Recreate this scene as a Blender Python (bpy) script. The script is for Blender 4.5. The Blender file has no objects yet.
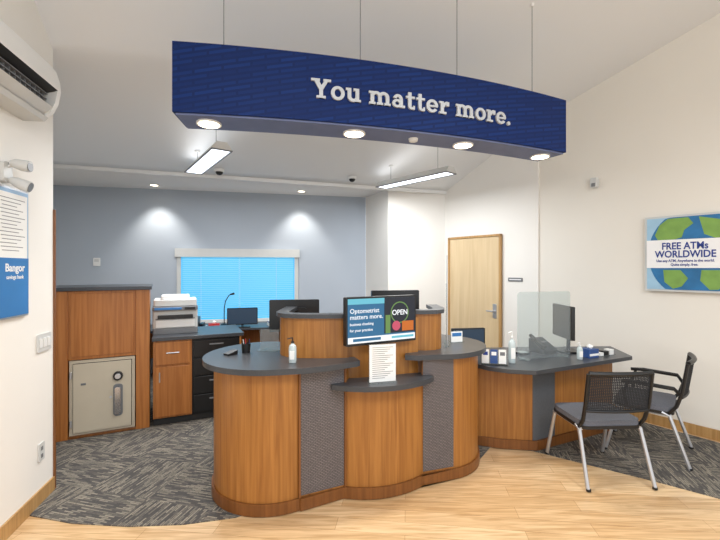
import bpy, bmesh, math
from mathutils import Matrix, Vector
from mathutils.bvhtree import BVHTree
pi=math.pi
scene=bpy.context.scene
try:
    scene.view_settings.view_transform='Standard'
    scene.view_settings.look='None'
except Exception: pass

# ------------------------------------------------------------ materials
def lin(c):
    return tuple(((x/255)/12.92 if x/255<=0.04045 else ((x/255+0.055)/1.055)**2.4) for x in c)
def newmat(name):
    m=bpy.data.materials.new(name); m.use_nodes=True
    nt=m.node_tree; b=nt.nodes['Principled BSDF']
    return m,nt,b
def N(nt,t,**kw):
    n=nt.nodes.new(t)
    for k,v in kw.items(): setattr(n,k,v)
    return n
def coords(nt,scale=(1,1,1),rot=(0,0,0)):
    tc=N(nt,'ShaderNodeTexCoord'); mp=N(nt,'ShaderNodeMapping')
    mp.inputs['Scale'].default_value=scale; mp.inputs['Rotation'].default_value=rot
    nt.links.new(tc.outputs['Object'],mp.inputs['Vector'])
    return mp.outputs['Vector']
def plain(name,c,rough=0.6,metal=0.0,var=0.06,scale=8,bump=0.0,spec=0.5):
    m,nt,b=newmat(name); c=lin(c)
    v=coords(nt); n=N(nt,'ShaderNodeTexNoise'); n.inputs['Scale'].default_value=scale; n.inputs['Detail'].default_value=3
    nt.links.new(v,n.inputs['Vector'])
    r=N(nt,'ShaderNodeValToRGB')
    r.color_ramp.elements[0].position=0.3; r.color_ramp.elements[1].position=0.7
    r.color_ramp.elements[0].color=(*[x*(1-var) for x in c],1)
    r.color_ramp.elements[1].color=(*[min(1,x*(1+var)) for x in c],1)
    nt.links.new(n.outputs['Fac'],r.inputs['Fac']); nt.links.new(r.outputs['Color'],b.inputs['Base Color'])
    b.inputs['Roughness'].default_value=rough; b.inputs['Metallic'].default_value=metal
    b.inputs['Specular IOR Level'].default_value=spec
    if bump:
        n2=N(nt,'ShaderNodeTexNoise'); n2.inputs['Scale'].default_value=180
        nt.links.new(v,n2.inputs['Vector'])
        bp=N(nt,'ShaderNodeBump'); bp.inputs['Strength'].default_value=bump; bp.inputs['Distance'].default_value=0.002
        nt.links.new(n2.outputs['Fac'],bp.inputs['Height']); nt.links.new(bp.outputs['Normal'],b.inputs['Normal'])
    return m
def emis(name,c,strength,base=None):
    m,nt,b=newmat(name); l=lin(c)
    b.inputs['Base Color'].default_value=(*(lin(base) if base else l),1)
    b.inputs['Emission Color'].default_value=(*l,1); b.inputs['Emission Strength'].default_value=strength
    b.inputs['Roughness'].default_value=0.5
    return m
def wood(name,c1,c2,rough=0.38,sx=42,sz=1.6):
    m,nt,b=newmat(name)
    v=coords(nt,(sx,sx,sz)); n=N(nt,'ShaderNodeTexNoise'); n.inputs['Scale'].default_value=1.0; n.inputs['Detail'].default_value=6; n.inputs['Distortion'].default_value=0.6
    nt.links.new(v,n.inputs['Vector'])
    r=N(nt,'ShaderNodeValToRGB'); r.color_ramp.elements[0].position=0.32; r.color_ramp.elements[1].position=0.68
    r.color_ramp.elements[0].color=(*lin(c1),1); r.color_ramp.elements[1].color=(*lin(c2),1)
    v2=coords(nt,(3,3,.6)); n2=N(nt,'ShaderNodeTexNoise'); n2.inputs['Scale'].default_value=1.5
    nt.links.new(v2,n2.inputs['Vector'])
    mx=N(nt,'ShaderNodeMix',data_type='RGBA',blend_type='MULTIPLY'); mx.inputs[0].default_value=0.2
    nt.links.new(n.outputs['Fac'],r.inputs['Fac']); nt.links.new(r.outputs['Color'],mx.inputs[6]); nt.links.new(n2.outputs['Fac'],mx.inputs[7])
    nt.links.new(mx.outputs[2],b.inputs['Base Color'])
    b.inputs['Roughness'].default_value=rough
    return m
def acrylic(name,tint=(235,240,240),a=0.12):
    m,nt,b=newmat(name)
    tr=N(nt,'ShaderNodeBsdfTransparent'); tr.inputs['Color'].default_value=(*lin(tint),1)
    mx=N(nt,'ShaderNodeMixShader'); mx.inputs[0].default_value=a
    b.inputs['Base Color'].default_value=(.8,.83,.85,1); b.inputs['Roughness'].default_value=0.08
    nt.links.new(tr.outputs[0],mx.inputs[1]); nt.links.new(b.outputs[0],mx.inputs[2])
    nt.links.new(mx.outputs[0],nt.nodes['Material Output'].inputs['Surface'])
    return m

WALL=plain('wall_paint_white',(238,235,229),0.75,var=0.012,scale=1.5,bump=0.05)
WALLR=plain('wall_paint_warm',(234,229,219),0.75,var=0.012,scale=1.5,bump=0.05)
BLUEW=plain('wall_paint_blue_gray',(176,185,196),0.75,var=0.015,scale=1.5,bump=0.05)
CEIL=plain('ceiling_paint',(231,232,233),0.85,var=0.01,scale=1)
WHITE=plain('white_plastic',(232,232,230),0.4,var=0.01)
OFFW=plain('offwhite_plastic',(206,207,205),0.45,var=0.02)
GRAYP=plain('gray_plastic',(120,122,125),0.45,var=0.03)
BLACK=plain('black_plastic',(22,23,25),0.38,var=0.05)
DARK=plain('dark_slot',(35,35,36),0.6)
CTOP=plain('charcoal_laminate',(62,65,70),0.33,var=0.12,scale=120)
CTOPV=plain('charcoal_panel',(84,88,94),0.5,var=0.08,scale=60)
WOOD=wood('honey_oak_veneer',(150,95,40),(182,124,60))
WOODR=wood('red_oak_veneer',(164,98,42),(192,124,62))
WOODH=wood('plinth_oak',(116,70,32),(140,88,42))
TRIMW=wood('baseboard_oak',(176,134,80),(202,160,104),0.45)
DOORW=wood('maple_door',(214,188,146),(230,206,166),0.45,sx=12,sz=.8)
SILV=plain('silver_metal',(196,198,202),0.35,metal=0.7,var=0.03)
CHROME=plain('chrome',(190,190,194),0.2,metal=1,var=0.01)
FABRIC=plain('gray_fabric',(100,103,112),0.9,var=0.25,scale=220)
SAFEB=plain('safe_enamel_beige',(198,188,168),0.45,var=0.02)
PAPER=plain('paper_white',(240,240,238),0.8,var=0.01)
ACR=acrylic('clear_acrylic')
INKB=plain('ink_navy',(28,58,140),0.6,var=0.03)
INKG=plain('ink_gray',(110,112,116),0.7)
INKW=plain('ink_white',(245,245,245),0.6,var=0.01)
SILTXT=plain('brushed_letter_silver',(186,189,192),0.45,metal=0.1,var=0.03)
POSTB=plain('poster_blue',(50,118,182),0.4,var=0.1,scale=3)
POSTL=plain('poster_lightblue',(140,175,210),0.4,var=0.03)
MAPG=plain('map_green',(125,165,80),0.5,var=0.12,scale=10)
MAPB=plain('map_ocean',(40,112,165),0.5,var=0.2,scale=6)
MAPL=plain('map_lightblue',(160,198,222),0.5,var=0.1,scale=6)
BOXB=plain('carton_blue',(50,82,140),0.5)
RED=plain('red_plastic',(190,50,45),0.5)
MESHB=plain('chair_mesh_black',(36,37,40),0.7)

def navy():
    m,nt,b=newmat('banner_navy_vinyl')
    v=coords(nt,(1,1,1),(0,0,0))
    br=N(nt,'ShaderNodeTexBrick'); br.inputs['Scale'].default_value=1
    br.inputs['Brick Width'].default_value=0.17; br.inputs['Row Height'].default_value=0.034
    br.inputs['Mortar Size'].default_value=0.008; br.offset=0.5
    br.inputs['Color1'].default_value=(*lin((14,46,106)),1); br.inputs['Color2'].default_value=(*lin((10,36,90)),1)
    br.inputs['Mortar'].default_value=(*lin((9,33,84)),1)
    sx=N(nt,'ShaderNodeSeparateXYZ'); cx=N(nt,'ShaderNodeCombineXYZ')
    nt.links.new(v,sx.inputs[0])
    ma=N(nt,'ShaderNodeMath',operation='MULTIPLY_ADD'); ma.inputs[1].default_value=-0.22
    nt.links.new(sx.outputs[0],ma.inputs[0]); nt.links.new(sx.outputs[2],ma.inputs[2])
    nt.links.new(sx.outputs[0],cx.inputs[0]); nt.links.new(ma.outputs[0],cx.inputs[1])
    nt.links.new(cx.outputs[0],br.inputs['Vector'])
    nt.links.new(br.outputs['Color'],b.inputs['Base Color']); b.inputs['Roughness'].default_value=0.6
    b.inputs['Specular IOR Level'].default_value=0.2
    return m
NAVY=navy()

def floor_wood():
    m,nt,b=newmat('floor_light_oak_planks')
    v=coords(nt,(1,1,1),(0,0,0.12))
    br=N(nt,'ShaderNodeTexBrick'); br.inputs['Scale'].default_value=1
    br.inputs['Brick Width'].default_value=1.15; br.inputs['Row Height'].default_value=0.125
    br.inputs['Mortar Size'].default_value=0.0014; br.offset=0.37; br.inputs['Bias'].default_value=0
    br.inputs['Color1'].default_value=(*lin((236,206,164)),1); br.inputs['Color2'].default_value=(*lin((216,180,134)),1)
    br.inputs['Mortar'].default_value=(*lin((182,142,98)),1)
    nt.links.new(v,br.inputs['Vector'])
    v2=coords(nt,(1.6,22,1),(0,0,0.12)); n=N(nt,'ShaderNodeTexNoise'); n.inputs['Scale'].default_value=1.6; n.inputs['Detail'].default_value=7; n.inputs['Distortion'].default_value=1.2
    nt.links.new(v2,n.inputs['Vector'])
    r=N(nt,'ShaderNodeValToRGB'); r.color_ramp.elements[0].position=0.35; r.color_ramp.elements[1].position=0.62
    r.color_ramp.elements[0].color=(.68,.59,.48,1); r.color_ramp.elements[1].color=(1,1,1,1)
    nt.links.new(n.outputs['Fac'],r.inputs['Fac'])
    mx=N(nt,'ShaderNodeMix',data_type='RGBA',blend_type='MULTIPLY'); mx.inputs[0].default_value=0.85
    nt.links.new(br.outputs['Color'],mx.inputs[6]); nt.links.new(r.outputs['Color'],mx.inputs[7])
    nt.links.new(mx.outputs[2],b.inputs['Base Color']); b.inputs['Roughness'].default_value=0.3
    return m
def carpet():
    m,nt,b=newmat('carpet_tile_gray')
    outs=[]
    for rot in (0.25,0.25+pi/2):
        v=coords(nt,(1,1,1),(0,0,rot))
        br=N(nt,'ShaderNodeTexBrick'); br.inputs['Scale'].default_value=1
        br.inputs['Brick Width'].default_value=0.075; br.inputs['Row Height'].default_value=0.014
        br.inputs['Mortar Size'].default_value=0.002; br.offset=0.43; br.inputs['Bias'].default_value=-0.2
        br.inputs['Color1'].default_value=(*lin((92,90,89)),1); br.inputs['Color2'].default_value=(*lin((180,171,154)),1)
        br.inputs['Mortar'].default_value=(*lin((94,91,89)),1)
        nt.links.new(v,br.inputs['Vector']); outs.append(br.outputs['Color'])
    v=coords(nt,(2,2,2),(0,0,0.25)); ch=N(nt,'ShaderNodeTexChecker'); ch.inputs['Scale'].default_value=1.0
    nt.links.new(v,ch.inputs['Vector'])
    mx=N(nt,'ShaderNodeMix',data_type='RGBA'); nt.links.new(ch.outputs['Fac'],mx.inputs[0])
    nt.links.new(outs[0],mx.inputs[6]); nt.links.new(outs[1],mx.inputs[7])
    v3=coords(nt); n=N(nt,'ShaderNodeTexNoise'); n.inputs['Scale'].default_value=120
    nt.links.new(v3,n.inputs['Vector'])
    m2=N(nt,'ShaderNodeMix',data_type='RGBA',blend_type='MULTIPLY'); m2.inputs[0].default_value=0.4
    nt.links.new(mx.outputs[2],m2.inputs[6]); nt.links.new(n.outputs['Fac'],m2.inputs[7])
    nt.links.new(m2.outputs[2],b.inputs['Base Color']); b.inputs['Roughness'].default_value=0.97
    b.inputs['Specular IOR Level'].default_value=0.1
    return m
def weave():
    m,nt,b=newmat('gray_weave_laminate')
    v=coords(nt,(1,1,1)); sx=N(nt,'ShaderNodeSeparateXYZ'); nt.links.new(v,sx.inputs[0])
    cx=N(nt,'ShaderNodeCombineXYZ'); nt.links.new(sx.outputs[0],cx.inputs[0]); nt.links.new(sx.outputs[2],cx.inputs[1])
    br=N(nt,'ShaderNodeTexBrick'); br.inputs['Scale'].default_value=1
    br.inputs['Brick Width'].default_value=0.022; br.inputs['Row Height'].default_value=0.011; br.inputs['Mortar Size'].default_value=0.0020
    br.inputs['Color1'].default_value=(*lin((120,113,113)),1); br.inputs['Color2'].default_value=(*lin((106,100,101)),1); br.inputs['Mortar'].default_value=(*lin((68,64,67)),1)
    nt.links.new(cx.outputs[0],br.inputs['Vector']); nt.links.new(br.outputs['Color'],b.inputs['Base Color'])
    b.inputs['Roughness'].default_value=0.5
    return m
FLOORM=floor_wood(); CARPET=carpet(); WEAVE=weave()

# ------------------------------------------------------------ mesh builder
class MB:
    def __init__(s,name):
        s.name=name; s.v=[]; s.f=[]; s.mi=[]; s.sm=[]; s.mats=[]; s.M=Matrix.Identity(4)
    def add(s,vs,fs,mat,smooth=False):
        if mat not in s.mats: s.mats.append(mat)
        k=s.mats.index(mat); o=len(s.v)
        s.v+= [s.M@Vector(p) for p in vs]
        for f in fs:
            s.f.append([o+i for i in f]); s.mi.append(k); s.sm.append(smooth)
    def box(s,x0,x1,y0,y1,z0,z1,mat):
        vs=[(x,y,z) for z in (z0,z1) for x,y in ((x0,y0),(x1,y0),(x1,y1),(x0,y1))]
        s.add(vs,[(3,2,1,0),(4,5,6,7),(0,1,5,4),(1,2,6,5),(2,3,7,6),(3,0,4,7)],mat)
    def rbox(s,x0,x1,y0,y1,z0,z1,mat,r=0.02,axis='z',n=5):
        def rr(a0,a1,b0,b1):
            p=[]
            for (cx,cy,st) in ((a1-r,b1-r,0),(a0+r,b1-r,pi/2),(a0+r,b0+r,pi),(a1-r,b0+r,1.5*pi)):
                for i in range(n+1):
                    t=st+i*pi/2/n; p.append((cx+r*math.cos(t),cy+r*math.sin(t)))
            return p
        if axis=='z': pr=rr(x0,x1,y0,y1); A=[(a,b,z0) for a,b in pr]; B=[(a,b,z1) for a,b in pr]
        elif axis=='y': pr=rr(x0,x1,z0,z1); A=[(a,y0,b) for a,b in pr]; B=[(a,y1,b) for a,b in pr]
        else: pr=rr(y0,y1,z0,z1); A=[(x0,a,b) for a,b in pr]; B=[(x1,a,b) for a,b in pr]
        m=len(pr); s.add(A+B,[tuple(range(m)),tuple(range(m,2*m))]+[(i,(i+1)%m,m+(i+1)%m,m+i) for i in range(m)],mat,True)
    def prism(s,pts,z0,z1,mat,top=None,smooth=True):
        m=len(pts)
        vs=[(x,y,z0) for x,y in pts]+[(x,y,z1) for x,y in pts]
        s.add(vs,[tuple(range(m))]+[(i,(i+1)%m,m+(i+1)%m,m+i) for i in range(m)],mat,smooth)
        s.add([(x,y,z1) for x,y in pts],[tuple(range(m))],top or mat,False)
    def tube(s,pts,r,mat,n=8,caps=True):
        pts=[Vector(p) for p in pts]; rs=r if isinstance(r,(list,tuple)) else [r]*len(pts)
        vs=[];fs=[]; up=None
        for i,p in enumerate(pts):
            d=((pts[min(i+1,len(pts)-1)]-pts[max(i-1,0)])).normalized()
            if up is None:
                up=Vector((0,0,1)) if abs(d.z)<0.9 else Vector((1,0,0))
            a=(up-d*up.dot(d)).normalized(); b=d.cross(a); up=a
            for k in range(n):
                t=2*pi*k/n; vs.append(p+(a*math.cos(t)+b*math.sin(t))*rs[i])
        for i in range(len(pts)-1):
            for k in range(n):
                fs.append((i*n+k,i*n+(k+1)%n,(i+1)*n+(k+1)%n,(i+1)*n+k))
        if caps: fs+= [tuple(range(n)),tuple(range((len(pts)-1)*n,len(pts)*n))]
        s.add(vs,fs,mat,True)
    def lathe(s,prof,c,mat,n=20):
        vs=[];fs=[]
        for r,z in prof:
            for k in range(n):
                t=2*pi*k/n; vs.append((c[0]+r*math.cos(t),c[1]+r*math.sin(t),c[2]+z))
        for i in range(len(prof)-1):
            for k in range(n): fs.append((i*n+k,i*n+(k+1)%n,(i+1)*n+(k+1)%n,(i+1)*n+k))
        fs+=[tuple(range(n)),tuple(range((len(prof)-1)*n,len(prof)*n))]
        s.add(vs,fs,mat,True)
    def sphere(s,c,r,mat,sc=(1,1,1),n=14):
        prof=[(max(r*math.sin(pi*i/n),1e-4),-r*math.cos(pi*i/n)) for i in range(n+1)]
        M0=s.M; s.M=M0@Matrix.Translation(c)@Matrix.Diagonal((*sc,1)); s.lathe(prof,(0,0,0),mat,n*2); s.M=M0
    def build(s,loc=None,rz=0,bevel=0.0):
        if loc is None:
            xs=[p.x for p in s.v]; ys=[p.y for p in s.v]; zs=[p.z for p in s.v]
            o=Vector(((min(xs)+max(xs))/2,(min(ys)+max(ys))/2,min(zs))); vs=[p-o for p in s.v]; loc=o
        else: vs=s.v
        me=bpy.data.meshes.new(s.name); me.from_pydata([tuple(p) for p in vs],[],s.f)
        for m in s.mats: me.materials.append(m)
        me.polygons.foreach_set('material_index',s.mi); me.polygons.foreach_set('use_smooth',s.sm)
        bm=bmesh.new(); bm.from_mesh(me); bmesh.ops.recalc_face_normals(bm,faces=bm.faces); bm.to_mesh(me); bm.free()
        try: me.set_sharp_from_angle(angle=math.radians(32))
        except Exception: pass
        ob=bpy.data.objects.new(s.name,me); scene.collection.objects.link(ob)
        ob.location=loc; ob.rotation_euler=(0,0,rz)
        if bevel:
            b=ob.modifiers.new('bevel','BEVEL'); b.width=bevel; b.segments=2; b.limit_method='ANGLE'; b.angle_limit=0.9
        return ob
def basis(o,t,z=0):
    t=Vector((t[0],t[1],0)).normalized(); n=t.cross(Vector((0,0,1)))
    return Matrix(((t.x,0,n.x,o[0]),(t.y,0,n.y,o[1]),(0,1,0,z),(0,0,0,1)))
def frame(o,t,z=0):
    t=Vector((t[0],t[1],0)).normalized(); y=Vector((-t.y,t.x,0))
    return Matrix(((t.x,y.x,0,o[0]),(t.y,y.y,0,o[1]),(0,0,1,z),(0,0,0,1)))
def text_into(mb,body,size,M,mat,depth=0.001,align='LEFT',bold=0.0,spacing=1.0):
    cu=bpy.data.curves.new('t','FONT'); cu.body=body; cu.size=size; cu.align_x=align; cu.extrude=depth; cu.offset=bold; cu.space_character=spacing
    cu.resolution_u=3
    ob=bpy.data.objects.new('t',cu); scene.collection.objects.link(ob)
    bpy.context.view_layer.update()
    me=bpy.data.meshes.new_from_object(ob.evaluated_get(bpy.context.evaluated_depsgraph_get()))
    M0=mb.M; mb.M=M
    mb.add([tuple(v.co) for v in me.vertices],[tuple(p.vertices) for p in me.polygons],mat)
    mb.M=M0
    bpy.data.objects.remove(ob); bpy.data.meshes.remove(me); bpy.data.curves.remove(cu)
def arc(c,r,a0,a1,n=20):
    return [(c[0]+r*math.cos(math.radians(a0+(a1-a0)*i/n)),c[1]+r*math.sin(math.radians(a0+(a1-a0)*i/n))) for i in range(n+1)]
def bow(p,q,s,n=14):
    p=Vector(p);q=Vector(q);d=q-p;L=d.length;d/=L;nn=Vector((d.y,-d.x))
    R=(L*L/4+s*s)/(2*s); c=(p+q)/2-nn*(R-s)
    a0=math.atan2((p-c).y,(p-c).x); a1=math.atan2((q-c).y,(q-c).x)
    if a1<a0: a1+=2*pi
    return [(c.x+R*math.cos(a0+(a1-a0)*i/n),c.y+R*math.sin(a0+(a1-a0)*i/n)) for i in range(n+1)]
def strip(pts,t):
    P=[Vector(p) for p in pts]; off=[]
    for i,p in enumerate(P):
        d=(P[min(i+1,len(P)-1)]-P[max(i-1,0)]).normalized(); off.append((p.x-d.y*t,p.y+d.x*t))
    return [tuple(p) for p in P]+off[::-1]

# ------------------------------------------------------------ room shell
tR=Vector((.6,-.8)); B0=Vector((1.345,6.33))
def RW(a): p=B0+tR*a; return (p.x,p.y)
tL=Vector((-.2195,.9756)); E0=Vector((-2.21,2.88))
def LW(a): p=E0+tL*a; return (p.x,p.y)
tB=Vector((.9756,.2195)); K0=Vector((-4.41,5.79))
def BW(a): p=K0+tB*a; return (p.x,p.y)

m=MB('floor'); m.box(-6,9,-2,8,-0.1,0,FLOORM); m.build()
cp=[(-3.5,2.7),(-2.5,2.68),(-2.15,2.585),(-1.8,2.50),(-1.43,2.47),(-1.1,2.49),(-.797,2.56),(-.4,2.8),(.5,3.1),(.97,3.3),(1.2,3.62),(1.5,3.5),(1.557,3.46),(1.92,3.2),(2.23,2.977),(2.49,2.77),(2.9,2.45),(3.4,2.2),(4.4,2.1),RW(0.01),(.43,6.12),(.10,6.8),(-4.41,5.79)]
m=MB('floor_carpet'); m.prism(cp,0,0.006,CARPET,smooth=False); m.build()

def wall(name,pts,z1,mat,t=0.12):
    m=MB(name); m.prism(strip(pts,t),0,z1,mat,smooth=False); return m.build()
wall('wall_right_rear',[RW(0),RW(1.54)],4.6,WALL,0.10)
wall('wall_right',[(RW(1.54)[0]+.02,RW(1.54)[1]+.015),(RW(9.5)[0]+.02,RW(9.5)[1]+.015)],6,WALLR,0.10)
wall('wall_left',[LW(-4.2),LW(0)],4.9,WALL,0.13)
wall('wall_left_teller',[(-3.6,3.0),(-4.9,5.9)],2.95,WALL,0.1)
wall('wall_left_return',[(-2.40,2.93),(-3.6,3.0)],3.6,WALL,0.1)
wall('wall_back',[(-4.7,5.725),BW(4.62)],2.9,BLUEW,0.12)
wall('wall_back_pier',[(.10,6.8),(.43,6.12),(1.345,6.33)],2.95,WALL,0.10)

A0=Vector((-3.55,4.66,2.8)); 
left=[A0,Vector((-2.9,3.8,2.96)),Vector((-2.21,2.88,3.17)),Vector((-2.14,2.6,3.42)),Vector((-1.9,1.5,3.95)),Vector((-1.3,-1.2,4.6))]
right=[Vector((1.345,6.33,2.8)),Vector((1.9,5.59,3.22)),Vector((2.44,4.87,3.58)),Vector((3.33,3.69,3.97)),Vector((4.97,1.5,4.6)),Vector((6.9,-1.1,5.3))]
vs=[];fs=[];nx=20
def samp(c,t):
    i=min(int(t),len(c)-2); return c[i].lerp(c[i+1],t-i)
rows=30
for j in range(rows+1):
    t=j/rows*5; l=samp(left,t); r=samp(right,t)
    for i in range(nx+1):
        vs.append(l+(r-l)*(-0.4+1.6*i/nx))
for j in range(rows):
    for i in range(nx):
        a=j*(nx+1)+i; fs.append((a,a+1,a+nx+2,a+nx+1))
m=MB('ceiling'); m.add(vs,fs,CEIL,True)
bvh=BVHTree.FromPolygons([tuple(v) for v in vs],fs)
dAB=(right[0]-A0).normalized(); p0=A0-dAB*2.6; p1=right[0]+dAB*1.5
nb=Vector((-dAB.y,dAB.x,0))
m.add([p0,p1,p1+nb*3,p0+nb*3],[(0,1,2,3)],CEIL)
ce=m.build()
sd=ce.modifiers.new('thickness','SOLIDIFY'); sd.thickness=0.02; sd.offset=1
def zc(x,y):
    h=bvh.ray_cast(Vector((x,y,0)),Vector((0,0,1)))
    return h[0].z if h[0] is not None else 2.8
m=MB('trim_ceiling_edge'); m.M=frame((p0.x,p0.y),(dAB.x,dAB.y)); m.box(0,9,-.03,.02,2.765,2.84,WHITE); m.M=Matrix.Identity(4); m.build()

def base(name,pts,mat=TRIMW,h=.1):
    m=MB(name); m.prism(strip(pts,-0.012) ,0.0,h,mat,smooth=False); return m.build(bevel=.003)
base('baseboard_left',[LW(-4),LW(0)])
base('baseboard_right',[RW(1.6),RW(9)])
base('baseboard_right_rear',[RW(1.1),RW(1.52)])
m=MB('trim_left_jamb'); m.M=frame(LW(0),tL); m.box(0.0,.02,-.01,.13,0,2.02,WOODH); m.build()

# ------------------------------------------------------------ door on right wall
m=MB('door_1'); m.M=basis(RW(0),tR)
m.box(.10,1.03,0,2.07,0.002,.03,DOORW)
m.box(.13,1.0,0.0,2.035,.03,.036,DOORW)
for a in (.10,1.0): m.box(a,a+.03,0,2.07,.002,.05,TRIMW)
m.box(.10,1.03,2.04,2.07,.002,.05,TRIMW)
m.tube([(.93,1.0,.03),(.93,1.0,.09),(.83,1.0,.09)],.011,SILV)
m.rbox(.90,.96,.9,1.1,.036,.042,SILV,.01)
m.build(bevel=.002)
m=MB('room_name_plate'); m.M=basis(RW(0),tR); m.rbox(1.12,1.33,1.42,1.47,0.001,.01,GRAYP,.008); m.box(1.14,1.31,1.44,1.45,.01,.011,INKW); m.build()
m=MB('motion_sensor'); m.M=basis(RW(2.22),tR); m.rbox(-.035,.035,2.51,2.62,-.015,.05,OFFW,.015); m.box(-.02,.02,2.52,2.56,.05,.053,GRAYP); m.build()

# framed sign on right wall
m=MB('framed_sign'); M=basis(RW(2.71),tR); m.M=M
SW=.74
m.box(0,SW,1.366,2.12,-.010,.02,OFFW); m.box(.02,SW-.02,1.386,2.10,.02,.024,MAPL)
def blob(pts,mat,z): m.add([(x,y,z) for x,y in pts],[tuple(range(len(pts)))],mat)
def clipc(pts): return [(min(max(x,.02),SW-.02),min(max(y,1.386),2.10)) for x,y in pts]
gx,gy=.40,1.74; gr=.40
blob(clipc([(gx+gr*math.cos(t*pi/24)*.92,gy+gr*math.sin(t*pi/24)*1.1) for t in range(48)]),MAPB,.026)
blob([(.09,1.93),(.13,2.03),(.2,2.09),(.36,2.09),(.40,2.03),(.33,1.97),(.31,1.90),(.22,1.87),(.12,1.87)],MAPG,.028)
blob([(.16,1.58),(.30,1.58),(.36,1.50),(.31,1.42),(.24,1.395),(.17,1.46)],MAPG,.028)
blob([(.44,2.09),(.60,2.05),(.69,1.98),(.71,1.88),(.6,1.86),(.48,1.92)],MAPG,.028)
blob([(.46,1.58),(.68,1.58),(.66,1.48),(.58,1.40),(.52,1.395),(.45,1.48)],MAPG,.028)
blob([(.02,1.60),(SW-.02,1.60),(SW-.02,1.88),(.02,1.88)],INKW,.030)
MS=Matrix.Diagonal((.80,1,1,1))
text_into(m,'FREE ATMs',.095,M@Matrix.Translation((.33,1.785,.032))@MS,INKB,.0008,'CENTER',.002)
text_into(m,'WORLDWIDE',.095,M@Matrix.Translation((.33,1.705,.032))@MS,INKB,.0008,'CENTER',.002)
text_into(m,'Use any ATM, Anywhere in the world.',.036,M@Matrix.Translation((.33,1.66,.032))@MS,INKB,.0008,'CENTER',.0006)
text_into(m,'Quite simply, free.',.036,M@Matrix.Translation((.33,1.622,.032))@MS,INKB,.0008,'CENTER',.0006)
m.M=Matrix.Identity(4); m.build()

# ------------------------------------------------------------ left wall items
m=MB('framed_poster'); M=basis(LW(-.93),tL); m.M=M
m.box(0,.59,1.30,2.08,0.001,.02,SILV); m.box(.012,.578,1.312,2.068,.02,.024,POSTL)
m.box(.03,.565,1.66,2.045,.024,.026,PAPER); m.box(.012,.578,1.312,1.66,.024,.027,POSTB)
for i in range(15): m.box(.30+(i%3)*.01,.54-(i*37%5)*.02,2.01-i*.022,2.014-i*.022,.026,.0265,INKG)
for i in range(15): m.box(.06+(i%3)*.01,.28-(i*37%5)*.02,2.01-i*.022,2.014-i*.022,.026,.0265,INKG)
text_into(m,'Bangor',.066,M@Matrix.Translation((.44,1.58,.028)),INKW,.0008,'CENTER',.001)
text_into(m,'savings bank',.034,M@Matrix.Translation((.44,1.535,.028)),INKW,.0008,'CENTER')
m.M=Matrix.Identity(4); m.build()
m=MB('light_switch'); m.M=basis(LW(-.13),tL); m.rbox(-.085,.085,1.03,1.15,0.001,.010,OFFW,.008)
for i in (-1,0,1): m.box(i*.048-.014,i*.048+.014,1.06,1.12,.010,.016,WHITE)
m.build()
m=MB('electrical_outlet'); m.M=basis(LW(-.16),tL); m.rbox(-.035,.035,.29,.41,0.001,.008,OFFW,.008)
for z in (.32,.37): m.box(-.012,.012,z-.01,z+.015,.008,.010,GRAYP)
m.build()
m=MB('security_floodlight'); m.M=basis(LW(-.56),tL)
m.rbox(-.04,.04,2.10,2.22,0.001,.03,OFFW,.02)
m.tube([(0,2.19,.02),(.01,2.21,.05)],.010,OFFW)
m.tube([(.0,2.215,.035),(.01,2.215,.06),(.01,2.205,.10),(.01,2.20,.135)],[.015,.028,.034,.034],OFFW,16)
m.tube([(.01,2.20,.134),(.01,2.20,.138)],[.029,.029],GRAYP,16)
m.tube([(0,2.12,.02),(.01,2.11,.05)],.010,OFFW)
m.tube([(.0,2.12,.035),(.01,2.11,.06),(.015,2.09,.10),(.02,2.08,.13)],[.015,.028,.034,.034],OFFW,16)
m.tube([(.02,2.08,.129),(.0205,2.078,.134)],[.029,.029],GRAYP,16)
m.build()
m=MB('mini_split_air_conditioner'); m.M=basis(LW(-.36),tL)@Matrix.Translation((0,-.075,0.001))
prof=[(0,2.99),(.09,2.995),(.15,2.975),(.185,2.93),(.205,2.86),(.21,2.80)]
lip=[(.14,2.635),(.12,2.61),(.0,2.605)]
cut=[(.21,2.80),(.19,2.79),(.12,2.77),(.09,2.72),(.10,2.66),(.14,2.635)]
def sweep(pr,mat,x0,x1):
    n=len(pr); m.add([(x0,z,d) for d,z in pr]+[(x1,z,d) for d,z in pr],[(i,i+1,n+i+1,n+i) for i in range(n-1)],mat,True)
sweep(prof,WHITE,-.95,0); sweep(lip,OFFW,-.95,0); sweep(cut,DARK,-.91,-.04)
full=[(.21,2.80),(.195,2.72),(.17,2.665),(.14,2.635)]
for x0,x1 in ((-.95,-.91),(-.04,0)): sweep(full,WHITE,x0,x1)
for x in (-.95,0,-.91,-.04):
    ring=prof+full[1:]+lip[1:]; m.add([(x,z,d) for d,z in ring],[tuple(range(len(ring)))],OFFW)
for k in range(18): m.box(-.89+k*.048,-.886+k*.048,2.68,2.77,.10,.15,GRAYP)
for z,dd in ((2.765,.16),(2.735,.155),(2.705,.15)): m.box(-.90,-.05,z,z+.006,.11,dd,GRAYP)
m.add([(-.91,2.665,.16),(-.04,2.665,.16),(-.04,2.69,.185),(-.91,2.69,.185),(-.91,2.64,.13),(-.04,2.64,.13)],[(0,1,2,3),(0,1,5,4)],OFFW)
m.build()

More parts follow.
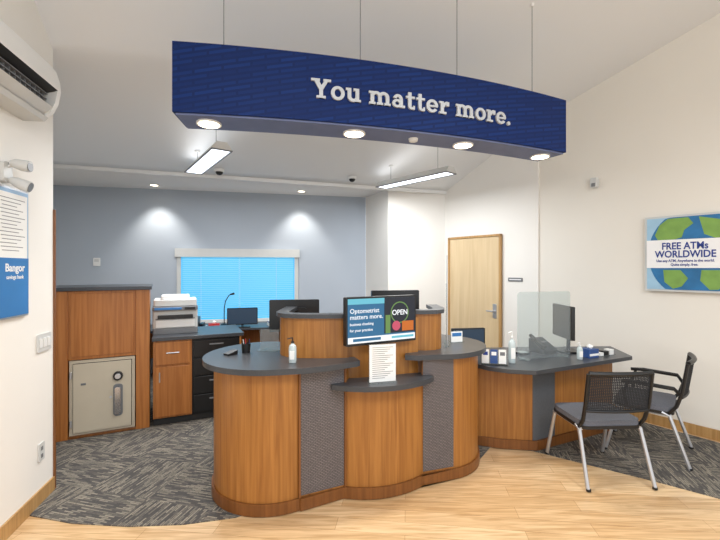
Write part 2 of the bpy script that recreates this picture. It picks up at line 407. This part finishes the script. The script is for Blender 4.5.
# ------------------------------------------------------------ back wall window
SLAT=emis('blind_slat_daylit',(105,200,228),0.52,(150,200,222)); SKYP=emis('window_daylight',(50,165,210),0.9)
m=MB('window_1'); M=basis(BW(1.64),tB); m.M=M
W=1.84
m.box(.06,W-.06,.80,1.84,.003,.006,SKYP)
for x0,x1 in ((0,.06),(W-.06,W)): m.box(x0,x1,.74,1.9,0.001,.035,OFFW)
m.box(0,W,.74,.80,0.001,.05,WHITE)
m.box(-.02,W+.02,1.77,1.90,0.001,.075,OFFW)
m.box(W/2-.012,W/2+.012,.8,1.8,.005,.012,WHITE)
z=.82
while z<1.76:
    m.add([(.075,z,.022),(W-.075,z,.022),(W-.075,z+.026,.036),(.075,z+.026,.036)],[(0,1,2,3)],SLAT); z+=.031
for x in (.35,W-.35): m.tube([(x,.8,.036),(x,1.77,.036)],.002,WHITE,5)
m.build()
m=MB('thermostat'); m.M=basis(BW(.54),tB); m.rbox(-.045,.045,1.63,1.75,0.001,.02,WHITE,.01); m.box(-.03,.03,1.69,1.73,.02,.022,OFFW); m.build()

# ------------------------------------------------------------ safe cabinet
dF=(.892,.452)
M=frame((-2.79,3.65),dF); m=MB('safe_cabinet'); m.M=M
m.box(-.06,.10,0,.62,0.007,1.385,WOODR); m.box(.65,.77,0,.62,0.007,1.385,WOODR)
m.box(.10,.65,0.01,.62,.74,1.385,WOODR); m.box(.12,.63,.0,.012,.77,1.36,WOODR)
m.box(.10,.65,.60,.62,0.007,.74,WOODH)
m.box(-.08,.79,-.02,.64,1.385,1.42,CTOP)
m.box(.10,.65,.005,.6,0.007,.03,WOODH)
m.M=Matrix.Identity(4); m.build(bevel=.003)
m=MB('safe'); m.M=M
m.box(.108,.642,.02,.55,.032,.732,SAFEB); m.box(.14,.61,.0,.02,.06,.70,SAFEB)
m.box(.135,.615,.017,.0195,.055,.705,DARK)
m.tube([(.50,.0,.56),(.50,-.03,.56)],.042,BLACK,20); m.tube([(.50,-.03,.56),(.50,-.045,.56)],.025,SILV,20)
m.rbox(.46,.54,-.006,0,.17,.48,GRAYP,.03,'y')
m.tube([(.50,.0,.36),(.50,-.05,.36)],.022,CHROME,14); m.rbox(.475,.525,-.055,-.04,.20,.46,CHROME,.02,'y')
m.tube([(.44,0,.36),(.44,-.006,.36)],.012,SILV,10)
for z in (.15,.6): m.tube([(.122,0.0,z-.03),(.122,0.0,z+.03)],.009,SILV,8)
m.box(.2,.24,-.003,.0,.5,.52,INKG)
m.M=Matrix.Identity(4); m.build(bevel=.004)

# ------------------------------------------------------------ side counter with copier
dC=Vector((.77,.35)).normalized(); M=frame((-2.075,4.01),dC)
m=MB('side_counter_cabinet'); m.M=M
m.box(0,.84,.03,.62,.007,.08,DARK); m.box(0,.36,0,.62,.08,.865,WOODR); m.box(.36,.84,.01,.62,.08,.865,BLACK)
m.box(.02,.34,-.018,0,.62,.85,WOODR) ; m.box(.02,.34,-.018,0,.10,.60,WOODR)
m.tube([(.12,-.03,.74),(.24,-.03,.74)],.006,SILV); m.tube([(.06,-.03,.45),(.06,-.03,.55)],.006,SILV)
for i in range(4):
    z=.10+i*.19; m.box(.38,.82,-.01,.01,z,z+.175,BLACK); m.box(.53,.67,-.02,-.01,z+.12,z+.135,GRAYP)
m.box(-.01,.88,-.03,.64,.865,.90,CTOP)
m.M=Matrix.Identity(4); m.build(bevel=.003)
m=MB('office_copier'); m.M=frame((-2.165,4.17),dC,.90)
m.rbox(0,.44,0,.40,0,.06,GRAYP,.02); m.rbox(0,.44,.01,.40,.06,.25,OFFW,.02); m.box(.03,.41,-.004,.01,.07,.15,WHITE)
m.box(.05,.39,-.03,.06,.165,.20,DARK); m.box(.03,.41,-.01,.3,.158,.165,INKG)
m.rbox(0,.44,-.03,.40,.25,.29,GRAYP,.02); m.box(.02,.28,-.035,-.028,.258,.282,POSTB)
m.rbox(.01,.43,.0,.40,.295,.36,OFFW,.02); m.rbox(.08,.36,.05,.38,.36,.40,WHITE,.03)
m.box(.31,.41,-.06,-.03,.262,.285,BLACK)
m.build(bevel=.003)

# ------------------------------------------------------------ window desk and equipment
m=MB('window_desk'); m.M=frame(BW(1.0),tB)
m.box(0.1,3.2,-.74,-.06,.72,.75,CTOP)
for x in (.12,1.6,3.15): m.box(x,x+.03,-.68,-.08,0.007,.72,WOODR)
m.box(.15,3.15,-.10,-.08,.25,.72,WOODR)
m.build(bevel=.003)
def monitor(name,loc,rz,w,h,zoff,scr=BLACK,stand=True):
    m=MB(name)
    m.rbox(-w/2,w/2,-.012,.018,zoff,zoff+h,BLACK,.01,'y')
    m.box(-w/2+.012,w/2-.012,-.0135,-.012,zoff+.015,zoff+h-.012,scr)
    m.rbox(-.1,.1,.018,.04,zoff+h*.25,zoff+h*.75,BLACK,.02,'y')
    m.tube([(0,.04,zoff+h*.5),(0,.06,zoff+h*.35),(0,.05,.02)],.018,BLACK,10)
    m.rbox(-.11,.11,-.06,.13,0,.015,BLACK,.03)
    return m.build(loc=loc,rz=rz)
SCR=emis('screen_blue_glow',(60,90,120),0.35,(20,25,30))
monitor('computer_monitor',(-1.68,5.72,.75),0.3,.42,.24,.04,SCR)
m=MB('desk_telephone'); 
m.rbox(-.11,.11,-.1,.1,0,.04,BLACK,.02); m.rbox(-.10,-.05,-.1,.1,.04,.075,BLACK,.01); m.box(0,.08,.02,.08,.04,.045,GRAYP)
for i in range(3):
    for j in range(4): m.box(-.02+i*.035,.0+i*.035,-.08+j*.022,-.068+j*.022,.04,.045,OFFW)
m.build(loc=(-2.15,5.65,.75),rz=.2)
m=MB('gooseneck_microphone'); m.lathe([(.05,0),(.05,.015),(.02,.025)],(0,0,0),BLACK)
m.tube([(0,0,.02),(0,0,.25),(.02,0,.36),(.07,0,.44),(.10,0,.46)],.007,BLACK); m.tube([(.09,0,.455),(.15,0,.47)],[.012,.016],BLACK,10)
m.build(loc=(-2.02,5.95,.75),rz=0)
m=MB('desk_printer'); m.rbox(-.2,.2,-.16,.16,0,.16,BLACK,.03); m.box(-.15,.15,-.2,-.1,.03,.045,GRAYP); m.box(-.14,.14,.02,.12,.16,.24,PAPER)
m.build(loc=(-2.45,5.55,.75),rz=.2)
m=MB('document_stack')
for i in range(5): m.box(-.11+i*.004,.11+i*.003,-.15,.15,i*.012,i*.012+.010,(PAPER,OFFW,PAPER,BOXB,PAPER)[i])
m.build(loc=(-1.25,5.95,.75),rz=.4)
m=MB('desk_telephone'); m.rbox(-.11,.11,-.1,.1,0,.05,BLACK,.02); m.tube([(-.07,-.09,.07),(-.07,0,.09),(-.07,.09,.08)],.02,BLACK,10); m.box(0,.08,.0,.06,.05,.055,GRAYP)
m.build(loc=(-1.0,6.0,.75),rz=.3)
m=MB('facial_tissue_carton'); m.box(-.07,.07,-.05,.05,0,.09,RED); m.tube([(0,0,.09),(.005,0,.11),(-.01,0,.13)],[.02,.03,.005],PAPER,7); m.build(loc=(-2.0,5.48,.75),rz=.4)

# ------------------------------------------------------------ teller counter
CL=(-.64,3.0); CR=(.58,3.42)
m=MB('teller_counter')
Lb=arc(CL,.43,115,304,30)+[(-.10,2.78),(-.05,3.0),(-.5,3.1)]
m.prism(Lb,0.007,.925,WOOD)
cen=bow((-.10,2.78),(.46,2.95),.075)
m.prism(cen+[(.42,3.12),(-.05,3.0)],0.007,.775,WOOD)
Rb=[(.46,2.95)]+arc(CR,.41,-72,75,24)+[(.45,3.3)]
m.prism(Rb,0.007,.925,WOOD)
pl=arc(CL,.445,115,303,30)+[(-.385,2.618),(-.11,2.764)]+bow((-.10,2.762),(.47,2.935),.075)+[(.46,2.93)]+arc(CR,.425,-73,75,24)+[(.4,3.3),(0,3.05),(-.5,3.12)]
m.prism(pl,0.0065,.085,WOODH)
def face_panel(p,q,z0,z1,mat,off=.006):
    p=Vector(p);q=Vector(q);d=(q-p).normalized();n=Vector((d.y,-d.x))
    a=p+n*off;b=q+n*off
    m.prism([tuple(a),tuple(b),tuple(q),tuple(p)],z0,z1,mat,smooth=False)
face_panel((-.398,2.637),(-.103,2.778),.10,.92,WEAVE)
face_panel((.463,2.951),(.705,3.029),.10,.92,WEAVE)
face_panel((-.112,2.77),(-.10,2.778),.09,.92,WOODH,.012)
face_panel((-.405,2.632),(-.394,2.638),.09,.92,WOODH,.012)
Lt=arc(CL,.505,112,288,34)+[(-.36,2.545),(-.22,2.605),(-.02,2.73),(.0,2.76),(-.06,2.92),(-.6,3.0),(-.66,3.47)]
m.prism(Lt,.925,.962,CTOP)
Rt=[(.33,2.935),(.42,2.91)]+arc(CR,.475,-92,78,26)+[(.45,3.6),(.36,3.1)]
m.prism(Rt,.925,.962,CTOP)
led=bow((-.19,2.70),(.53,2.90),.13)+[(.54,2.93),(.47,3.03),(-.1,2.87),(-.2,2.74)]
m.prism(led,.775,.81,CTOP)
m.prism(strip([(-.10,2.86),(.17,2.92),(.44,3.04)],.05),.775,1.22,WOOD)
PLs=[(-.60,3.36),(-.60,3.0),(-.575,2.92),(-.52,2.865),(-.44,2.835),(-.3,2.825),(-.18,2.83),(-.08,2.85)]
m.prism(strip(PLs,.045),.96,1.245,WOOD)
PLc=[(-.625,3.38),(-.625,2.99),(-.595,2.90),(-.535,2.84),(-.445,2.81),(-.3,2.80),(-.18,2.805),(-.065,2.825)]
m.prism(strip(PLc,.095),1.245,1.275,CTOP)
PRs=[(.36,3.11),(.5,3.09),(.58,3.11),(.64,3.17),(.665,3.27),(.66,3.55)]
m.prism(strip(PRs,.045),.96,1.245,WOOD)
PRc=[(.34,3.09),(.5,3.065),(.595,3.085),(.66,3.15),(.69,3.27),(.685,3.57)]
m.prism(strip(PRc,.095),1.245,1.275,CTOP)
m.prism([(-1.0,3.40),(-.6,3.12),(.0,3.05),(.45,3.2),(.45,3.75),(-.9,3.75)],.72,.75,CTOP)
m.prism([(-.9,3.7),(.4,3.7),(.4,3.73),(-.9,3.73)],0.007,.72,WOOD,smooth=False)
m.build()
monitor('computer_monitor',(-.56,3.42,.75),pi+.15,.42,.27,.31)
monitor('computer_monitor',(.30,3.42,.75),pi+.2,.42,.27,.39)
monitor('computer_monitor',(.26,3.62,.75),0.1,.3,.2,.05)

# TV
Mtv=frame((-.094,2.70),(.51,.27),1.065); m=MB('flat_screen_television'); m.M=Mtv
w=.575;h=.335
SC1=emis('tv_teal',(40,120,165),0.7,(20,40,60)); SC2=emis('tv_dark',(22,34,52),0.6,(12,16,24)); SC3=emis('tv_white',(240,245,250),.9,(120,120,120)); SC4=emis('tv_orange',(225,120,40),0.7,(80,40,10)); SC5=emis('tv_green',(120,160,90),.7,(30,50,20))
SC6=emis('tv_cyan',(110,205,225),.8,(40,70,80)); SC7=emis('tv_pink',(225,90,120),.7,(80,30,40))
m.rbox(0,w,0,.045,0,h,BLACK,.008,'y'); m.box(.012,w-.012,-.002,0,.018,h-.012,SC1)
m.box(.30,w-.012,-.004,-.002,.07,h-.012,SC2); m.box(.31,.35,-.005,-.004,.07,.20,SC5); m.box(.45,.55,-.005,-.004,.08,.15,SC4)
def tvdisc(cx,cz,r,mat,y): m.add([(cx+r*math.cos(k*pi/12),y,cz+r*math.sin(k*pi/12)) for k in range(24)],[tuple(range(24))],mat)
tvdisc(.43,.215,.078,SC5,-.0045); tvdisc(.43,.215,.07,SC2,-.005); tvdisc(.40,.12,.035,SC7,-.0055)
m.box(.012,w-.012,-.005,-.004,.018,.06,SC3); m.box(.05,.27,-.006,-.005,.03,.05,SC1); m.box(.36,.55,-.006,-.005,.032,.048,SC6)
m.box(.012,.30,-.004,-.002,h-.05,h-.012,SC6)
MT=Mtv@Matrix(((1,0,0,0),(0,0,-1,-.0065),(0,1,0,0),(0,0,0,1)))
for i,(t,s_) in enumerate((('Optometrist',.045),('matters more.',.045),('business checking',.026),('for your practice',.026))):
    text_into(m,t,s_,MT@Matrix.Translation((.025,.225-i*.042,0)),SC3,.0005,'LEFT',.0003)
text_into(m,'OPEN',.052,MT@Matrix.Translation((.43,.198,0)),SC3,.0005,'CENTER',.0008)
m.box(.2,.36,.045,.12,.1,.24,BLACK)
m.build()

m=MB('notice_stand'); m.M=frame((.065,2.735),(.95,.25),.811)
m.box(0,.19,0,.004,.005,.26,PAPER); m.box(-.003,.193,.004,.007,0,.265,ACR); m.box(-.003,.193,-.03,.05,0,.004,ACR)
for i in range(16): m.box(.02,.17-(i*13%4)*.02,-.001,0,.240-i*.014,.243-i*.014,INKG)
m.build()
def bottle(name,loc,r,h,mat,cap):
    m=MB(name); m.lathe([(r*.92,0),(r,.01),(r,h*.6),(r*.8,h*.7),(r*.35,h*.76),(r*.35,h*.8)],(0,0,0),mat)
    m.lathe([(r*.42,h*.8),(r*.42,h*.86),(r*.15,h*.87),(r*.15,h*.95)],(0,0,0),cap,12)
    m.tube([(0,0,h*.95),(0,0,h),(-r*.5,-r*.3,h),(-r*1.3,-r*.5,h*.97)],r*.16,cap,8)
    m.box(-r*.6,r*.6,-r*1.02,-r*.9,h*.15,h*.5,PAPER)
    return m.build(loc=loc)
CLR=plain('clear_gel',(190,202,204),0.15,var=.02)
bottle('sanitizer_bottle',(-.455,2.70,.963),.026,.165,CLR,BLACK)
m=MB('acrylic_shield'); m.M=frame((-.78,3.12),(.97,-.25),.963)
m.box(0,.16,0,.006,.0,.16,ACR); m.box(0,.16,-.05,.05,0,.005,ACR); m.build()
m=MB('pen_cup'); m.lathe([(.03,0),(.034,.07),(.030,.07),(.028,.005)],(0,0,0),BLACK)
for i in range(4): m.tube([(.01*math.cos(i*2),.01*math.sin(i*2),.01),(.026*math.cos(i*2),.026*math.sin(i*2),.10)],.003,(INKB,RED,WHITE,BLACK)[i],6)
m.build(loc=(-.86,3.02,.963))
m=MB('card_reader'); m.M=frame((-1.0,2.93),(.8,-.6),.963); m.box(0,.06,0,.08,0,.012,BLACK); m.add([(0,.0,.012),(.06,0,.012),(.06,.08,.03),(0,.08,.03),(0,.08,.012),(.06,.08,.012)],[(0,1,2,3),(3,2,5,4),(0,3,4),(1,5,2)],BLACK); m.build()
m=MB('brochure_holder'); m.M=frame((.78,3.42),(.9,.3),.963)
m.box(0,.11,0,.004,0,.09,PAPER); m.box(-.003,.113,-.03,.03,0,.004,ACR); m.box(-.003,.113,.004,.008,0,.095,ACR); m.box(.01,.1,-.001,0,.05,.08,POSTB); m.build()
m=MB('acrylic_shield'); m.M=frame((.70,3.22),(.2,.98),.963); m.box(0,.30,0,.006,0,.50,ACR); m.box(0,.3,-.02,.02,0,.005,ACR); m.tube([(0,.0,0),(0,.0,.74)],.004,SILV,8); m.build()

# ------------------------------------------------------------ consultation desk
m=MB('service_desk')
top=[(.985,3.50),(1.08,3.36),(1.22,3.27),(1.42,3.225),(2.56,3.76),(2.66,4.25),(1.7,4.2),(1.0,4.15)]
m.prism(top,.735,.77,CTOP,smooth=False)
m.prism([(1.02,3.62),(1.25,3.54),(1.51,3.50),(1.51,4.0),(1.02,4.05)],0.007,.735,WOOD,smooth=False)
m.prism([(1.51,3.50),(1.54,3.50),(1.76,3.61),(1.76,4.0),(1.51,4.0)],0.007,.735,CTOPV,smooth=False)
m.prism([(1.76,3.61),(2.50,3.96),(2.52,4.15),(1.76,4.0)],0.007,.735,WOOD,smooth=False)
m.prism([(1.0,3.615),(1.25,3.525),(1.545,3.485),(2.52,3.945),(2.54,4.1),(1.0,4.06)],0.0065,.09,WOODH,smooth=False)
m.build(bevel=.003)
monitor('computer_monitor',(2.02,3.98,.771),-1.62,.42,.32,.14)
m=MB('acrylic_shield'); m.M=frame((1.42,3.60),(.95,.31),.771); m.rbox(0,.60,0,.006,.0,.61,ACR,.03,'y'); m.box(.05,.09,-.06,.06,0,.01,ACR); m.box(.5,.54,-.06,.06,0,.01,ACR)
m.build()
m=MB('desk_telephone'); m.rbox(-.09,.09,-.1,.1,0,.04,BLACK,.02)
m.add([(-.09,-.09,.04),(.09,-.09,.04),(.09,.09,.13),(-.09,.09,.13),(-.09,.09,.04),(.09,.09,.04)],[(0,1,2,3),(3,2,5,4),(0,3,4),(1,5,2)],BLACK)
m.tube([(-.07,-.09,.07),(-.07,0,.11),(-.07,.09,.16)],.018,BLACK,10); m.box(0,.07,.0,.05,.095,.10,GRAYP)
m.build(loc=(1.80,3.94,.771),rz=.4)
bottle('sanitizer_bottle',(1.33,3.50,.771),.030,.27,CLR,WHITE)
bottle('spray_bottle',(2.0,3.64,.771),.025,.15,CLR,WHITE)
m=MB('tissue_box'); m.rbox(-.06,.06,-.05,.05,0,.08,BOXB,.005); m.box(-.061,.061,-.051,-.05,.02,.04,INKW); m.tube([(0,0,.08),(.005,0,.10),(-.01,0,.12)],[.02,.03,.005],PAPER,7); m.build(loc=(2.14,3.73,.771),rz=.4)
m=MB('business_card_holder'); 
for i in range(3): m.box(-.1+i*.07,-.045+i*.07,-.03,.03,0,.03+.01*i,(PAPER,BLACK,PAPER)[i])
m.box(-.11,.11,-.04,.04,-.0,.004,ACR); m.build(loc=(2.33,3.82,.771),rz=.4)
m=MB('calculator'); m.box(-.05,.05,-.07,.07,0,.02,BLACK); m.box(-.04,.04,.03,.06,.02,.023,GRAYP)
for i in range(4):
    for j in range(4): m.box(-.04+i*.022,-.025+i*.022,-.06+j*.022,-.045+j*.022,.02,.024,OFFW)
m.build(loc=(1.55,3.87,.771),rz=.3)
m=MB('brochure_rack'); m.M=frame((1.05,3.45),(.95,-.2),.771)
for i in range(3):
    m.box(i*.07,i*.07+.06,0,.004,.01,.13,(PAPER,BOXB,PAPER)[i]); m.box(i*.07+.01,i*.07+.05,-.001,0,.08,.11,(INKB,INKW,INKG)[i])
m.box(-.005,.21,-.03,.03,0,.006,BLACK); m.box(-.005,.21,.006,.01,0,.10,ACR); m.build()
monitor('computer_monitor',(1.06,3.92,.771),.15,.34,.2,.04,SCR)

# ------------------------------------------------------------ chairs
def chair(name,loc,rz,arms):
    m=MB(name); m.M=Matrix.Diagonal((1,1,.955,1))
    m.rbox(-.24,.24,-.20,.22,.415,.44,BLACK,.06); m.rbox(-.235,.235,-.195,.215,.44,.48,FABRIC,.06)
    for s in (-1,1):
        m.tube([(s*.245,.28,0),(s*.23,.18,.41),(s*.225,.12,.43)],.014,SILV,10)
        m.tube([(s*.25,-.30,0),(s*.235,-.17,.41),(s*.23,-.12,.43)],.014,SILV,10)
        m.tube([(s*.225,.2,.415),(s*.225,-.18,.415)],.012,SILV,8)
        m.tube([(s*.23,-.16,.42),(s*.235,-.215,.50),(s*.24,-.25,.62),(s*.238,-.285,.87)],.014,BLACK,8)
        for y in (.28,-.30): m.lathe([(.017,0),(.017,.015)],(s*.247,y,0),BLACK,10)
        if arms:
            m.tube([(s*.235,-.24,.60),(s*.27,-.20,.655),(s*.275,.05,.665),(s*.27,.15,.655)],[.014,.017,.018,.016],BLACK,8)
            m.tube([(s*.27,.11,.655),(s*.262,.14,.55),(s*.24,.12,.44)],.012,BLACK,8)
    def bp(x,z): return (x,-.245-(z-.58)*.14-.035*(1-(x/.24)**2),z)
    n=16; xs=[-.235+.47*i/n for i in range(n+1)]
    for z,r in ((.875,.018),(.58,.012)): m.tube([bp(x,z) for x in xs],r,BLACK,8)
    for k in range(1,24):
        z=.58+.295*k/24; m.tube([bp(x,z) for x in xs],.0042,MESHB,4)
    for i in range(1,36):
        x=-.235+.47*i/36; m.tube([bp(x,.58),bp(x,.74),bp(x,.875)],.0040,MESHB,4)
    m.tube([(-.225,-.12,.41),(.225,-.12,.41)],.011,SILV,8); m.tube([(-.225,.13,.41),(.225,.13,.41)],.011,SILV,8)
    return m.build(loc=loc,rz=rz)
chair('guest_chair',(1.865,3.17,.006),.05,False)
chair('guest_chair',(2.54,3.54,.006),.86,True)

# ------------------------------------------------------------ hanging banner
P=Vector((-1.137,2.42)); Q=Vector((1.69,3.28)); ch=(Q-P); L=ch.length; d=ch/L; nn=Vector((d.y,-d.x)); sag=.13
R=(L*L/4+sag*sag)/(2*sag); C=(P+Q)/2-nn*(R-sag)
a0=math.atan2((P-C).y,(P-C).x); a1=math.atan2((Q-C).y,(Q-C).x); SL=(a1-a0)*R
def bpnt(s,off=0):
    t=a0+s/R; return (C.x+(R+off)*math.cos(t),C.y+(R+off)*math.sin(t))
zb,zt,dep=2.535,2.975,.28
m=MB('hanging_banner_sign')
n=40; F=[bpnt(SL*i/n) for i in range(n+1)]; Bk=[bpnt(SL*i/n,-dep) for i in range(n+1)]
m.prism(F+Bk[::-1],zb+.012,zt,NAVY)
F2=[bpnt(.015+(SL-.03)*i/n,-.015) for i in range(n+1)]; B2=[bpnt(.015+(SL-.03)*i/n,-dep+.015) for i in range(n+1)]
m.prism(F2+B2[::-1],zb,zb+.012,plain('banner_soffit',(100,110,146),.6))
GL=emis('downlight_lens',(255,236,205),9)
lamps=[]
def s_for(u):
    best=min(range(600),key=lambda i:abs(bpnt(SL*i/600,-dep/2)[0]/bpnt(SL*i/600,-dep/2)[1]-(u-360)/400)); return SL*best/600
for u in (209,354,463,540):
    s=s_for(u); c=bpnt(s,-dep/2); lamps.append(c)
    m.lathe([(.078,0),(.078,-.010),(.066,-.010)],(c[0],c[1],zb),WHITE,24)
    m.lathe([(.064,-.010),(.064,-.0125)],(c[0],c[1],zb),GL,24)
c=bpnt(s_for(413),-dep/2); m.lathe([(.035,0),(.03,-.02)],(c[0],c[1],zb),WHITE,16)
for u in (224,360,457,532):
    s=s_for(u); c=bpnt(s,-dep/2); zz=zc(c[0],c[1]); m.tube([(c[0],c[1],zt-.01),(c[0],c[1],zz)],.003,GRAYP,6); m.lathe([(.012,0),(.02,.02)],(c[0],c[1],zz-.02),WHITE,12)
sx_,sz_=.0855,.086
def T(x,y,off): px,py=bpnt(cur+x*sx_,off); return (px,py,2.69+y*sz_-(cur-.84)*.012)
def solid(pts):
    k=len(pts); m.add([T(x,y,.014) for x,y in pts]+[T(x,y,.0) for x,y in pts],[tuple(range(k))]+[(i,(i+1)%k,k+(i+1)%k,k+i) for i in range(k)],SILTXT)
def rc(x0,y0,x1,y1): solid([(x0,y0),(x1,y0),(x1,y1),(x0,y1)])
def rg(cx,cy,ro,so,ri,si,d0,d1,n=18):
    O=[(cx+ro*math.cos(math.radians(d0+(d1-d0)*i/n)),cy+so*math.sin(math.radians(d0+(d1-d0)*i/n))) for i in range(n+1)]
    I=[(cx+ri*math.cos(math.radians(d0+(d1-d0)*i/n)),cy+si*math.sin(math.radians(d0+(d1-d0)*i/n))) for i in range(n+1)]
    for i in range(n): solid([O[i],O[i+1],I[i+1],I[i]])
def gY():
    solid([(.14,1.42),(.50,1.42),(.88,.78),(.62,.60)]); solid([(1.36,1.42),(1.08,1.42),(.62,.70),(.88,.60)])
    rc(.61,0,.89,.75); rc(0,1.25,.66,1.42); rc(.92,1.25,1.5,1.42); rc(.40,0,1.10,.17); return 1.42
def go(): rg(.53,.5,.53,.52,.25,.31,0,360,28); return 1.08
def gu():
    rc(.13,.36,.42,1); rc(0,.83,.42,1); rg(.585,.38,.455,.40,.165,.18,180,360); rc(.75,0,1.04,1); rc(.6,.83,1.04,1); rc(.75,0,1.18,.17); return 1.2
def gm():
    rc(0,.83,.42,1); rc(.13,0,.42,1)
    for x in (.585,1.205): rg(x,.6,.455,.42,.165,.2,0,180)
    for x in (.75,1.37): rc(x,0,x+.29,.62)
    for x in (.13,.75,1.37): rc(x-.11,0,x+.40,.17)
    return 1.84
def ga():
    rc(.60,.08,.89,.64); rg(.48,.62,.41,.40,.12,.2,0,165); rg(.42,.31,.42,.32,.17,.14,0,360,24); rc(.62,0,1.08,.17); return 1.1
def gt():
    rc(.18,.25,.47,1.3); rc(0,.83,.76,1); rg(.46,.28,.28,.30,.0,.12,180,300); rc(.45,-.02,.76,.16); rc(.62,.0,.76,.28); return .82
def ge(): rg(.53,.5,.53,.52,.25,.31,0,325,28); rc(.2,.42,1.03,.56); return 1.1
def gr():
    rc(0,.83,.42,1); rc(.13,0,.42,1); rc(0,0,.66,.17); rg(.72,.55,.40,.47,.2,.22,85,180); rc(.66,.66,.92,1.0); return .95
def gd(): rg(.2,.15,.17,.17,0,0,0,360,14); return .4
gl={'Y':gY,'o':go,'u':gu,'m':gm,'a':ga,'t':gt,'e':ge,'r':gr,'.':gd}
cur=.835
for chx in 'You matter more.':
    if chx==' ': cur+=.55*sx_; continue
    cur+=(gl[chx]()+.07)*sx_
m.build()
def spot(name,loc,e,size,blend=.6,rot=(0,0,0),col=(1,.94,.85),rad=.05):
    l=bpy.data.lights.new(name,'SPOT'); l.energy=e; l.spot_size=math.radians(size); l.spot_blend=blend; l.color=col; l.shadow_soft_size=rad
    o=bpy.data.objects.new(name,l); scene.collection.objects.link(o); o.location=loc; o.rotation_euler=rot; return o
for c in lamps: spot('banner_downlight_lamp',(c[0],c[1],zb-.03),40,125,.7)

# ------------------------------------------------------------ pendant strip lights
def pendant(name,near,far,z,e,upf=.02):
    near=Vector(near);far=Vector(far);d=(far-near); L=d.length
    GLO=emis('tube_diffuser',(240,246,255),2.2)
    m=MB(name); m.M=frame((near.x,near.y),(d.x,d.y),z)
    w=.10
    m.add([(0,-w,.0),(L,-w,.0),(L,w,.0),(0,w,.0),(0,-w*.5,.07),(L,-w*.5,.07),(L,w*.5,.07),(0,w*.5,.07)],[(0,1,5,4),(2,3,7,6),(4,5,6,7),(1,2,6,5),(3,0,4,7)],OFFW)
    m.box(.0,L,-w,-w+.012,-.012,0,GRAYP); m.box(.0,L,w-.012,w,-.012,0,GRAYP)
    m.box(.0,.012,-w,w,-.012,0,GRAYP); m.box(L-.012,L,-w,w,-.012,0,GRAYP)
    m.box(.015,L-.015,-w+.015,w-.015,-.004,0.002,GLO)
    for x in (.2,L-.2):
        p=near+d.normalized()*x; zz=zc(p.x,p.y); m.tube([(x,0,.06),(x,0,zz-z)],.003,GRAYP,6); m.lathe([(.03,-.015),(.03,0)],(x,0,zz-z),WHITE,12)
    m.M=Matrix.Identity(4); o=m.build()
    for up in (0,1):
        l=bpy.data.lights.new(name+'_lamp','AREA'); l.shape='RECTANGLE'; l.size=L-.05; l.size_y=.14; l.energy=e*(upf if up else 1); l.color=(.96,.98,1)
        lo=bpy.data.objects.new(name+('_uplight' if up else '_lamp'),l); scene.collection.objects.link(lo); c=(near+far)/2
        lo.location=(c.x,c.y,z+.09 if up else z-.02); lo.rotation_euler=(pi if up else 0,0,math.atan2(d.y,d.x))
pendant('pendant_strip_light',(-1.31,3.80),(-1.98,4.75),2.73,50)
pendant('pendant_strip_light',(1.08,4.72),(.29,5.62),2.73,40)
pendant('pendant_strip_light',(2.6,.2),(1.9,1.15),3.3,50)  # unseen pendant, added out of view to brighten the room
pendant('pendant_strip_light',(.3,-.6),(-.4,.35),3.3,50)  # second added pendant, unseen near the camera, fill for the lobby

for a in (1.40,3.51):
    c=Vector(BW(a))+Vector((.2195,-.9756))*.33
    m=MB('recessed_downlight'); m.lathe([(.07,0),(.07,-.01),(.055,-.01),(.05,-.002)],(c.x,c.y,2.8),WHITE,24); m.lathe([(.048,-.003),(.048,-.006)],(c.x,c.y,2.8),GL,24); m.build()
    spot('recessed_downlight_lamp',(c.x,c.y,2.77),44,85,.8,(math.radians(14),0,.22))
for x,y in ((-1.78,5.06),(-.11,5.6)):
    z=zc(x,y); m=MB('security_dome_camera'); m.lathe([(.06,0.0),(.06,-.03),(.052,-.035)],(x,y,z),WHITE,20); m.sphere((x,y,z-.035),.045,BLACK,(1,1,.9)); m.build()

# ------------------------------------------------------------ world and camera
w=bpy.data.worlds.new('daylight'); scene.world=w; w.use_nodes=True
bg=w.node_tree.nodes['Background']; bg.inputs[0].default_value=(.94,.97,1,1); bg.inputs[1].default_value=1.40
cam=bpy.data.cameras.new('camera'); cam.sensor_width=36; cam.lens=20.0; cam.shift_y=-.0028; cam.clip_end=100
co=bpy.data.objects.new('camera',cam); scene.collection.objects.link(co); co.location=(0,0,1.6); co.rotation_euler=(pi/2,0,0); scene.camera=co
